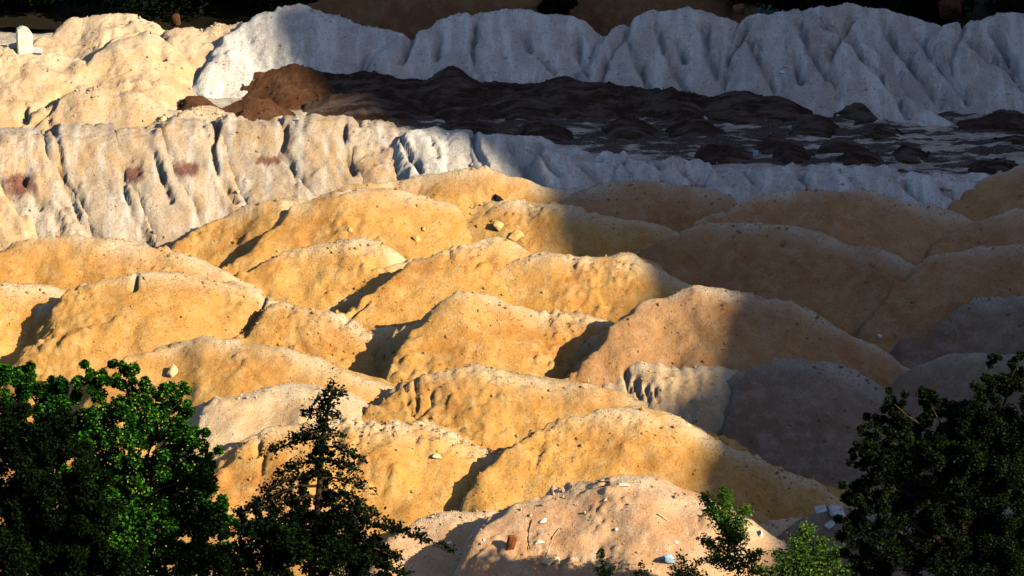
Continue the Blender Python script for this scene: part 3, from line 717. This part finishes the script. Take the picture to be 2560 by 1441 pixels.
stone('small round white fragment left of the brown brick', 1210, 1352, 14, STONE_W, 10, (1, 1, .9), name='fragment', cat='rubble')
stone('dull white chip near the left foot of the pinkish rubble heap', 1124, 1360, 20, STONE_W, 11, (1, .9, .7), name='fragment', cat='rubble')
stone('white chip near the crest of the pinkish rubble heap', 1513, 1250, 14, STONE_W, 12, (1, .9, .8), name='fragment', cat='rubble')
stone('white chip at the end of a pale stick on the rubble heap', 1541, 1325, 15, STONE_W, 13, (1, .8, .8), name='fragment', cat='rubble')
stone('bright white oval stone on the small brown heap by the shrubs', 1898, 1341, 30, STONE_W, 14, (.8, .7, 1.2), 0.2, name='stone', cat='stone')
stone('white lump on the crest of the rubble heap beside the wire', 1560, 1214, 34, STONE_W, 15, (1.1, .6, .35), -0.1, name='fragment', cat='rubble')
stone('curved pale fragment with a dark hollow at the bottom of the rubble heap', 1375, 1405, 58, STONE_P, 16, (1, .6, .5), 0.3, name='fragment', cat='rubble')
stone('white chip low on the right slope of the rubble heap', 1690, 1356, 15, STONE_W, 17, (1, .9, .8), name='fragment', cat='rubble')
stone('pale cube like stone beside the grey forest edge notch on the upper right bank', 1962, 168, 18, STONE_P, 18, (1, .8, .9), name='stone', cat='stone')
stone('flat whitish stone just below the pale cube like stone', 1955, 182, 20, STONE_W, 19, (1, .7, .5), name='stone', cat='stone')
stone('brown shaded boulder below the pale cap of the wide shaded heap', 1960, 612, 30, plain('brown_stone', (0.30, 0.13, 0.07), 0.3), 20, (.8, .7, 1), name='stone', cat='stone')
stone('pale stone in the gully between the shaded heaps and the grey topped heap', 2200, 843, 22, STONE_W, 21, (1, .7, .8), name='stone', cat='stone')

def block(name, label, cat, px, py, size, mat, rot, seed, lift=0.4, bev=0.012, jit=0.05):
    p, n = spot(px, py)
    o = put(name, box_bm(size, seed, bev, jit), mat, p + np.array([0, 0, size[2] * lift]), rot)
    return tag(o, label, cat)
# upright white block with a slanted top
def white_post():
    p, n = spot(62, 126)
    bm = bmesh.new()
    w = 0.21
    prof = [(-w, -0.1), (w, -0.1), (w, 0.46), (w * 0.55, 0.60), (-w * 0.3, 0.66), (-w, 0.58)]
    lo = [bm.verts.new((x, -0.13, z)) for x, z in prof]; hi = [bm.verts.new((x * 0.95, 0.15, z)) for x, z in prof]
    bm.faces.new(lo); bm.faces.new(hi[::-1])
    for k in range(6):
        bm.faces.new([lo[k], hi[k], hi[(k + 1) % 6], lo[(k + 1) % 6]])
    bmesh.ops.recalc_face_normals(bm, faces=bm.faces)
    bmesh.ops.bevel(bm, geom=list(bm.edges), offset=0.025, segments=2, affect='EDGES')
    tag(put('marker_stone', bm, WHITE, p, (0, 0, 0.25)), 'upright white block with a slanted top on the upper left heap', 'marker stone')
white_post()
block('slab', 'flat grey slab lying right of the upright white block', 'slab', 88, 128, (0.42, 0.35, 0.05), GREYS, (0.05, 0.1, 0.2), 31)
block('fragment', 'small white scrap left of the upright white block', 'rubble', 36, 120, (0.14, 0.12, 0.08), STONE_W, (0.1, 0.2, 0.5), 32)
block('brick', 'red brown broken brick sticking out of the rubble heap', 'brick', 1278, 1366, (0.17, 0.14, 0.32), BRICK, (0.15, 0.2, 0.3), 33, lift=0.25)
block('slab', 'large lilac grey broken slab tilted by the black tree', 'slab', 2092, 1282, (0.34, 0.30, 0.06), GREYS, (0.5, 0.25, 0.4), 34)
block('slab', 'small grey broken slab left of the tilted lilac slab', 'slab', 2052, 1276, (0.26, 0.2, 0.05), GREYS, (0.5, -0.2, 0.1), 35)
block('slab', 'grey blue slab piece below the tilted lilac slab', 'slab', 2075, 1315, (0.24, 0.16, 0.05), GREYS, (0.4, -0.3, 0.7), 36)
block('plank', 'thin weathered plank on the far right of the grey lobes', 'plank', 2362, 474, (0.62, 0.07, 0.035), WOOD, (0, 0.05, -0.3), 37, bev=0.005, jit=0.01)
block('plank', 'long pale stick on the right slope of the rubble heap', 'stick', 1665, 1300, (0.42, 0.04, 0.03), STONE_P, (0, 0.55, -0.3), 38, bev=0.005, jit=0.01)
block('scrap', 'light blue scrap among the dark piles on the terrace', 'scrap', 1889, 390, (0.12, 0.08, 0.16), BLUE, (0.2, 0.1, 0.3), 39)
block('rag', 'crumpled light blue rag at the right foot of the rubble heap', 'rag', 1668, 1402, (0.26, 0.2, 0.12), BLUE, (0.4, 0.3, 0.6), 40, jit=0.25)
block('rag', 'black rag on the crest of the boulder heap', 'rag', 1246, 500, (0.24, 0.16, 0.09), BLACKR, (0.0, 0.35, 0.1), 41, jit=0.25)

def tube(paths, radii, sides=6):
    """joined tapered tubes; paths: list of point arrays, radii: list of radius arrays"""
    V, F, n0 = [], [], 0
    for P, rr in zip(paths, radii):
        P = np.asarray(P, float); n = len(P)
        T = np.gradient(P, axis=0); T /= np.linalg.norm(T, axis=1)[:, None] + 1e-9
        A = np.cross(T, np.array([0.31, 0.17, 0.93])); A /= np.linalg.norm(A, axis=1)[:, None] + 1e-9
        B = np.cross(T, A)
        th = np.linspace(0, 2 * np.pi, sides, endpoint=False)
        ring = P[:, None] + np.asarray(rr)[:, None, None] * (np.cos(th)[None, :, None] * A[:, None] + np.sin(th)[None, :, None] * B[:, None])
        V.append(ring.reshape(-1, 3))
        for i in range(n - 1):
            for k in range(sides):
                a = n0 + i * sides + k; b = n0 + i * sides + (k + 1) % sides
                F.append([a, b, b + sides, a + sides])
        n0 += n * sides
    return np.concatenate(V), np.array(F)

def wire(label, pts, rad, mat, name='root', cat='root'):
    P = []
    for k, (px, py) in enumerate(pts):
        p, n = spot(px, py)
        P.append(p + n * rad * (1.0 + 1.5 * (k % 2)))
    P = np.array(P); o0 = P.mean(0)
    v, f = tube([P - o0], [np.full(len(P), rad)])
    return tag(link_mesh(name, v, f, mat, loc=o0), label, cat)
wire('thin dark root bending over the rubble heap left of the white fragments', [(1330, 1300), (1322, 1325), (1320, 1350), (1326, 1375)], 0.010, BARK)
wire('thin grey root running down the middle of the rubble heap', [(1400, 1320), (1384, 1345), (1372, 1370), (1366, 1395)], 0.010, WOOD)
wire('bent dark wire loop on the crest of the rubble heap', [(1490, 1212), (1500, 1206), (1524, 1206), (1526, 1216), (1502, 1218)], 0.012, BLACKR, 'wire', 'wire')

# ------------------------------------------------------------------ trees and shrubs
def leaf_cloud(C, size, seed, flat=0.35):
    """one folded leaf per point of C"""
    g = np.random.default_rng(seed)
    n = len(C)
    d = g.normal(size=(n, 3)); d[:, 2] *= 0.6; d /= np.linalg.norm(d, axis=1)[:, None]
    up = g.normal(size=(n, 3)) * flat + np.array([0.15, -0.1, 1.0]); up -= d * (up * d).sum(1)[:, None]; up /= np.linalg.norm(up, axis=1)[:, None] + 1e-9
    w = np.cross(d, up)
    L = size * g.uniform(0.6, 1.3, n)[:, None]
    base = C - d * L * 0.5; tip = C + d * L * 0.5 - up * L * 0.12
    a = C + w * L * 0.36 + up * L * 0.10; b = C - w * L * 0.36 + up * L * 0.10
    V = np.stack([base, a, tip, b], 1).reshape(-1, 3)
    i = np.arange(n)[:, None] * 4
    F = np.concatenate([i + np.array([[0, 1, 2]]), i + np.array([[0, 2, 3]])])
    return V, F

def blob_points(blobs, yd, dens, seed, depth=0.8, hollow=0.55):
    g = np.random.default_rng(seed)
    out = []
    for (px, py, rp) in blobs:
        c = on_y(px, py, yd + g.uniform(-0.4, 0.4))
        rm = rp / FPX * np.linalg.norm(c - CAM)
        n = int(dens * rp * rp / 100.0)
        v = g.normal(size=(n, 3)); v /= np.linalg.norm(v, axis=1)[:, None]
        # uneven outline: sub-clumps inside the blob
        k = max(8, int(rp / 3))
        sub = g.normal(size=(k, 3)); sub /= np.linalg.norm(sub, axis=1)[:, None]; sub *= g.uniform(hollow, 1.0, (k, 1)) * rm
        sub[:, 1] *= depth
        which = g.integers(0, k, n)
        out.append(c + sub[which] + v * (g.uniform(0, 1, (n, 1)) ** 0.6) * rm * 0.24)
    return np.concatenate(out)

def branch(p0, p1, r0, r1, seed, n=7, sag=0.08):
    g = np.random.default_rng(seed)
    t = np.linspace(0, 1, n)[:, None]
    P = p0 * (1 - t) + p1 * t
    L = np.linalg.norm(p1 - p0)
    P = P + g.normal(size=(n, 3)) * L * 0.025 * (t * (1 - t) * 4)
    P[:, 2] += (t[:, 0] * (1 - t[:, 0])) * 4 * L * sag
    return P, np.linspace(r0, r1, n)

def tree(name, label, cat, trunk_px, yd, limbs, pts, leaf, mat, seed, trunk_r=0.14, bark=BARK, extra=None, lower=0.0):
    """trunk_px: pixels of the stem from the top down; its foot continues to the ground"""
    P = [on_y(px, py, yd) for px, py in trunk_px]
    foot = P[-1].copy(); foot[2] = -0.15; foot[1] = yd
    P.append(foot)
    P = np.array(P)[::-1]
    o0 = P[0].copy(); o0[2] = 0.0
    root = empty(name, o0)
    tag(root, label, cat)
    rr = np.linspace(trunk_r, 0.012, len(P))
    paths, rads = [P - o0], [rr]
    for k, (py, tx, ty, dy) in enumerate(limbs):
        i = np.argmin([abs((P[j] - on_y(trunk_px[0][0], py, yd))[2]) for j in range(len(P))])
        zt = on_y(trunk_px[0][0], py, yd)[2]
        a = np.array([np.interp(zt, P[:, 2], P[:, c]) for c in range(3)])
        b = on_y(tx, ty, yd + dy)
        q, r_ = branch(a, b, max(0.015, np.interp(zt, P[:, 2], rr) * 0.55), 0.008, seed + k)
        paths.append(q - o0); rads.append(r_)
    v, f = tube(paths, rads, 7)
    link_mesh('trunk', v, f, bark, parent=root)
    V, F = leaf_cloud(pts - o0, leaf, seed + 500)
    link_mesh('crown', V, F, mat, parent=root, smooth=False)
    if extra:
        nm, ep, em, es = extra
        V, F = leaf_cloud(ep - o0, es, seed + 900, 1.0)
        tag(link_mesh(nm, V, F, em, parent=root, smooth=False), kind='stuff')
    return root

LEAF_G = leaf_mat('green_leaf', (0.002, 0.010, 0.001), (0.05, 0.21, 0.012), 0.18)
LEAF_Y = leaf_mat('yellow_blossom', (0.30, 0.30, 0.03), (0.14, 0.22, 0.02), 0.2)
LEAF_SHADE = leaf_mat('dark_leaf', (0.001, 0.002, 0.001), (0.008, 0.026, 0.003), 0.06)  # near-black: shade of the sapling and left crown put into the colour
LEAF_R = leaf_mat('glossy_dark_leaf', (0.001, 0.002, 0.001), (0.022, 0.038, 0.010), 0.05)  # the tree's shade is in the near-black; paler leaves stand for glints
LEAF_S = leaf_mat('shrub_leaf', (0.020, 0.060, 0.008), (0.15, 0.26, 0.035), 0.3)
LEAF_B = leaf_mat('forest_leaf', (0.003, 0.006, 0.002), (0.007, 0.012, 0.004), 0.05)
LEAF_T = leaf_mat('bluish_leaf', (0.05, 0.14, 0.12), (0.03, 0.08, 0.07), 0.2)

# big green tree at the lower left
BL = [(10, 955, 70), (75, 955, 55), (150, 985, 62), (230, 958, 52), (320, 940, 55), (385, 1000, 62), (450, 1005, 48), (300, 1060, 100), (430, 1090, 82), (495, 1130, 55), (200, 1100, 100), (100, 1060, 90),
      (510, 1200, 66), (420, 1220, 110), (300, 1240, 120), (540, 1290, 66), (460, 1340, 110), (565, 1390, 52), (520, 1430, 80), (350, 1390, 130), (240, 1330, 110), (250, 1440, 120)]
bp = blob_points(BL, -28.0, 105, 11, depth=0.9, hollow=0.35)
fl = blob_points([b for b in BL if b[0] > 190], -28.8, 0.75, 12)
tree('leafy_tree', 'green tree sprinkled with tiny yellow flowers beside the dark sapling', 'tree',
     [(330, 1000), (330, 1150), (320, 1300), (300, 1441)], -28.0,
     [(1420, b[0], b[1], 0.2) if b[1] > 1250 else (1250, b[0], b[1], 0.0) for b in BL], bp, 0.075, LEAF_G, 21, 0.2, extra=('blossoms', fl, LEAF_Y, 0.04))
BD = [(20, 1080, 90), (110, 1090, 80), (60, 1190, 110), (180, 1190, 90), (20, 1300, 120), (140, 1300, 120), (240, 1290, 80), (60, 1420, 130), (200, 1420, 120), (300, 1430, 80)]  # added dark crown: self-shade of the green tree's left side
tree('dark_tree', 'nearly black tree mass in the lower left corner in front of the green tree', 'tree', [(100, 1100), (100, 1250), (90, 1350), (90, 1441)], -31.0,
     [(1420, b[0], b[1], 0.2) if b[1] > 1300 else (1330, b[0], b[1], 0.0) for b in BD], blob_points(BD, -31.0, 110, 13, depth=0.9, hollow=0.3), 0.070, LEAF_SHADE, 22, 0.18)

# dark sapling with layered branches
SB = [(1000, 852, 985), (1005, 800, 1003), (1035, 762, 1040), (1035, 846, 1042), (1075, 742, 1104), (1090, 684, 1128), (1085, 850, 1092), (1115, 888, 1142), (1150, 700, 1186), (1150, 884, 1176),
      (1195, 905, 1218), (1190, 662, 1226), (1215, 640, 1262), (1225, 898, 1258), (1265, 930, 1288), (1245, 600, 1285), (1300, 1055, 1348), (1290, 945, 1318), (1340, 990, 1396), (1330, 575, 1340), (1350, 640, 1330), (1380, 1005, 1436), (1400, 570, 1420)]
def along(limbs, trunk, yd, dens, seed, thick=13, start=0.25):
    g = np.random.default_rng(seed)
    out = []
    tp = np.array(trunk)
    for (py, tx, ty) in limbs:
        x0 = np.interp(py, tp[:, 1], tp[:, 0])
        L = math.hypot(tx - x0, ty - py)
        n = int(L * dens)
        t = g.uniform(start, 1.04, n)
        dy = g.uniform(-0.7, 0.7); t = np.where(g.uniform(0, 1, n) < 0.5, t, np.round(t * 4 + g.uniform(0, 1)) / 4 + g.normal(size=n) * 0.05)
        x = x0 + (tx - x0) * t; y = py + (ty - py) * t - 4 * t * (1 - t) * L * 0.05
        tw = thick * (1.15 - 0.7 * t)
        clump = 0.5 + 0.8 * np.sin(t * L / 9.0 + g.uniform(0, 6)) ** 2
        x = x + g.normal(size=n) * tw * 0.9; y = y + g.normal(size=n) * tw * 0.95 * clump - 6 * clump
        out += [on_y(a, b, yd + dy * c + d) for a, b, c, d in zip(x, y, t, g.normal(size=n) * 0.10)]
    return np.array(out)
STK = [(832, 962), (826, 1000), (813, 1060), (805, 1130), (800, 1200), (792, 1300), (780, 1441)]
sp = np.concatenate([along(SB, STK, -30.0, 2.8, 31, 16), along([(965, 832, 962), (1000, 826, 975), (1060, 815, 1010), (1130, 805, 1060), (1200, 800, 1120)], [(a, b + 0.0) for a, b in STK], -30.0, 5.0, 32, 16, 0.0),
                     blob_points([(800, 1150, 34), (795, 1215, 48), (785, 1290, 80), (720, 1330, 90), (850, 1340, 80), (660, 1390, 90), (640, 1310, 52), (760, 1410, 110), (900, 1400, 75), (930, 1440, 60), (600, 1441, 60)], -30.0, 62, 33)])
tree('conifer_sapling', 'slender dark sapling with layered ragged branches beside the green tree', 'sapling', STK, -30.0, [(a, b, c, 0.0) for a, b, c in SB], sp, 0.075, LEAF_SHADE, 41, 0.09)

# dark tree at the lower right
BR = [(2235, 1010, 42), (2320, 1000, 50), (2180, 1075, 48), (2270, 1075, 70), (2375, 1050, 70), (2450, 1010, 62), (2520, 960, 60), (2550, 905, 34), (2480, 900, 28), (2560, 1050, 90), (2150, 1130, 40), (2200, 1170, 72), (2320, 1160, 100), (2460, 1150, 110),
      (2150, 1230, 50), (2140, 1310, 55), (2150, 1400, 60), (2560, 1130, 100), (2400, 1130, 90), (2180, 1260, 66), (2290, 1270, 105), (2430, 1280, 120), (2560, 1240, 110), (2200, 1350, 78), (2320, 1380, 110), (2460, 1400, 120), (2570, 1390, 110), (2190, 1430, 60)]
tree('dark_tree', 'almost black tree with scattered glinting leaves filling the lower right corner', 'tree', [(2400, 1000), (2400, 1150), (2410, 1300), (2420, 1441)], -27.0,
     [(1420, b[0], b[1], 0.2) if b[1] > 1250 else (1270, b[0], b[1], 0.0) for b in BR], blob_points(BR, -27.0, 130, 51, depth=0.9, hollow=0.3), 0.055, LEAF_R, 61, 0.18)

def shrub(label, stems, yd, seed, leaf=0.07, mat=LEAF_S, dens=0.9, name='shrub', thick=10):
    base = stems[0][0]
    p0 = on_y(base[0], base[1], yd); p0[2] = 0.0
    root = empty(name, p0)
    tag(root, label, 'shrub')
    paths, rads, pts = [], [], []
    g = np.random.default_rng(seed)
    for k, st in enumerate(stems):
        dy = g.uniform(-0.3, 0.3)
        P = [np.array([p0[0], p0[1], -0.1])] if k == 0 else []
        P += [on_y(x, y, yd + dy * i / max(1, len(st) - 1)) for i, (x, y) in enumerate(st)]
        P = np.array(P)
        paths.append(P - p0); rads.append(np.linspace(0.022 if k == 0 else 0.012, 0.004, len(P)))
        A = np.array(st, float)
        seg = np.concatenate([[0], np.cumsum(np.hypot(*np.diff(A, axis=0).T))])
        n = int(seg[-1] * dens)
        t = g.uniform(0.15, 1.0, n) * seg[-1]
        x = np.interp(t, seg, A[:, 0]); y = np.interp(t, seg, A[:, 1])
        tw = thick * (1.3 - 0.8 * t / seg[-1])
        for a, b, c in zip(x, y, tw):
            pts.append(on_y(a + g.normal() * c, b + g.normal() * c * 0.7, yd + g.normal() * 0.12))
    v, f = tube(paths, rads, 5)
    link_mesh('stem', v, f, BARK, parent=root)
    V, F = leaf_cloud(np.array(pts) - p0, leaf, seed)
    link_mesh('foliage', V, F, mat, parent=root, smooth=False)
shrub('tall sunlit shrub with slanting feathery stems between the rubble heap and small brown heap',
      [[(1850, 1460), (1835, 1380), (1810, 1310), (1775, 1260), (1755, 1235)], [(1840, 1400), (1828, 1330), (1815, 1270), (1810, 1222)], [(1835, 1370), (1850, 1300), (1868, 1270)],
       [(1830, 1400), (1790, 1370), (1755, 1345)], [(1850, 1440), (1880, 1390), (1905, 1380)], [(1835, 1350), (1800, 1290), (1770, 1275)], [(1840, 1420), (1800, 1400), (1770, 1400)]], -22.5, 71, dens=6.0, thick=15)
shrub('low leafy shrub spreading in front of the grey littered heap',
      [[(2000, 1470), (2000, 1410), (2010, 1350), (2020, 1315)], [(2000, 1450), (2040, 1400), (2060, 1350)], [(2000, 1450), (1960, 1400), (1940, 1380)], [(2010, 1440), (2080, 1400), (2110, 1370)], [(2000, 1460), (1930, 1430), (1880, 1425)], [(2010, 1455), (2090, 1440), (2150, 1415)], [(2000, 1420), (1985, 1370), (1990, 1345)]], -22.5, 72, dens=6.0, thick=18)
shrub('small pointed plant at the bottom edge on the rubble heap', [[(1508, 1470), (1508, 1420), (1504, 1375)], [(1508, 1450), (1530, 1420)], [(1508, 1450), (1488, 1420)]], -22.0, 73, dens=2.2, thick=8)
shrub('tiny spindly plant at the bottom edge right of the pointed one', [[(1605, 1470), (1603, 1430), (1600, 1405)], [(1604, 1445), (1622, 1425)], [(1604, 1445), (1582, 1430)]], -22.0, 74, dens=1.0, thick=7)
shrub('bushy green plant at the bottom edge beside the blue rag', [[(1710, 1470), (1705, 1420), (1700, 1385)], [(1710, 1450), (1740, 1415), (1755, 1395)], [(1708, 1450), (1680, 1415)], [(1710, 1460), (1760, 1435)]], -22.0, 75, dens=2.2, thick=12)

# dark forest behind the banks, one mass
def forest():
    g = np.random.default_rng(5)
    pts = []
    for (x0, x1, n) in ((-16.5, -6.2, 26), (0.9, 1.7, 4), (5.6, 16.5, 28)):
        for k in range(n):
            c = np.array([g.uniform(x0, x1), g.uniform(15.6, 18.5), TZ + g.uniform(0.2, 2.2)])
            if x0 == 0.9: c[1] = 14.6 + g.uniform(0, .4); c[2] = TZ + g.uniform(0.3, 1.4)
            r = g.uniform(0.7, 1.2) if x0 != 0.9 else 0.3
            m = 1300 if x0 != 0.9 else 350
            v = g.normal(size=(m, 3)); v /= np.linalg.norm(v, axis=1)[:, None]
            pts.append(c + v * g.uniform(0.3, 1, (m, 1)) ** 0.5 * r)
    V, F = leaf_cloud(np.concatenate(pts), 0.16, 6)
    tag(link_mesh('forest', V, F, LEAF_B, smooth=False), 'dark forest undergrowth behind the upper bank', 'forest', kind='stuff')
forest()
def rear(label, px, py, y, size, mat, seed, name='boulder', cat='boulder'):
    p = on_y(px, py, y)
    o = put(name, stone_mesh(seed, size), mat, p)
    tag(o, label, cat)
rear('orange brown stump like clod against the black forest', 440, 50, 14.2, (0.20, 0.2, 0.26), RUST, 81, 'clod', 'clod')
rear('pinkish brown stone in the dark gap right of the orange cutting', 1845, 18, 15.2, (0.22, 0.2, 0.22), plain('pink_brown_stone', (0.24, 0.14, 0.10), 0.3), 82)
rear('blurry reddish brown boulder in the black forest on the right', 2375, 18, 15.2, (0.45, 0.3, 0.5), plain('red_brown_stone', (0.07, 0.03, 0.02), 0.4), 83)
def teal():
    g = np.random.default_rng(3)
    c = on_y(1905, 32, 12.6)
    root = empty('shrub', np.array([c[0], c[1], TZ]))
    tag(root, 'tiny bluish green plant on the crest of the upper right bank', 'shrub')
    pts = c + g.normal(size=(70, 3)) * np.array([0.26, 0.1, 0.10]) - np.array([c[0], c[1], TZ])
    V, F = leaf_cloud(pts, 0.10, 4)
    link_mesh('foliage', V, F, LEAF_T, parent=root, smooth=False)
    v, f = tube([np.array([[0, 0, -0.1], [0.02, 0, c[2] - TZ]])], [np.array([0.02, 0.008])])
    link_mesh('stem', v, f, BARK, parent=root)
teal()
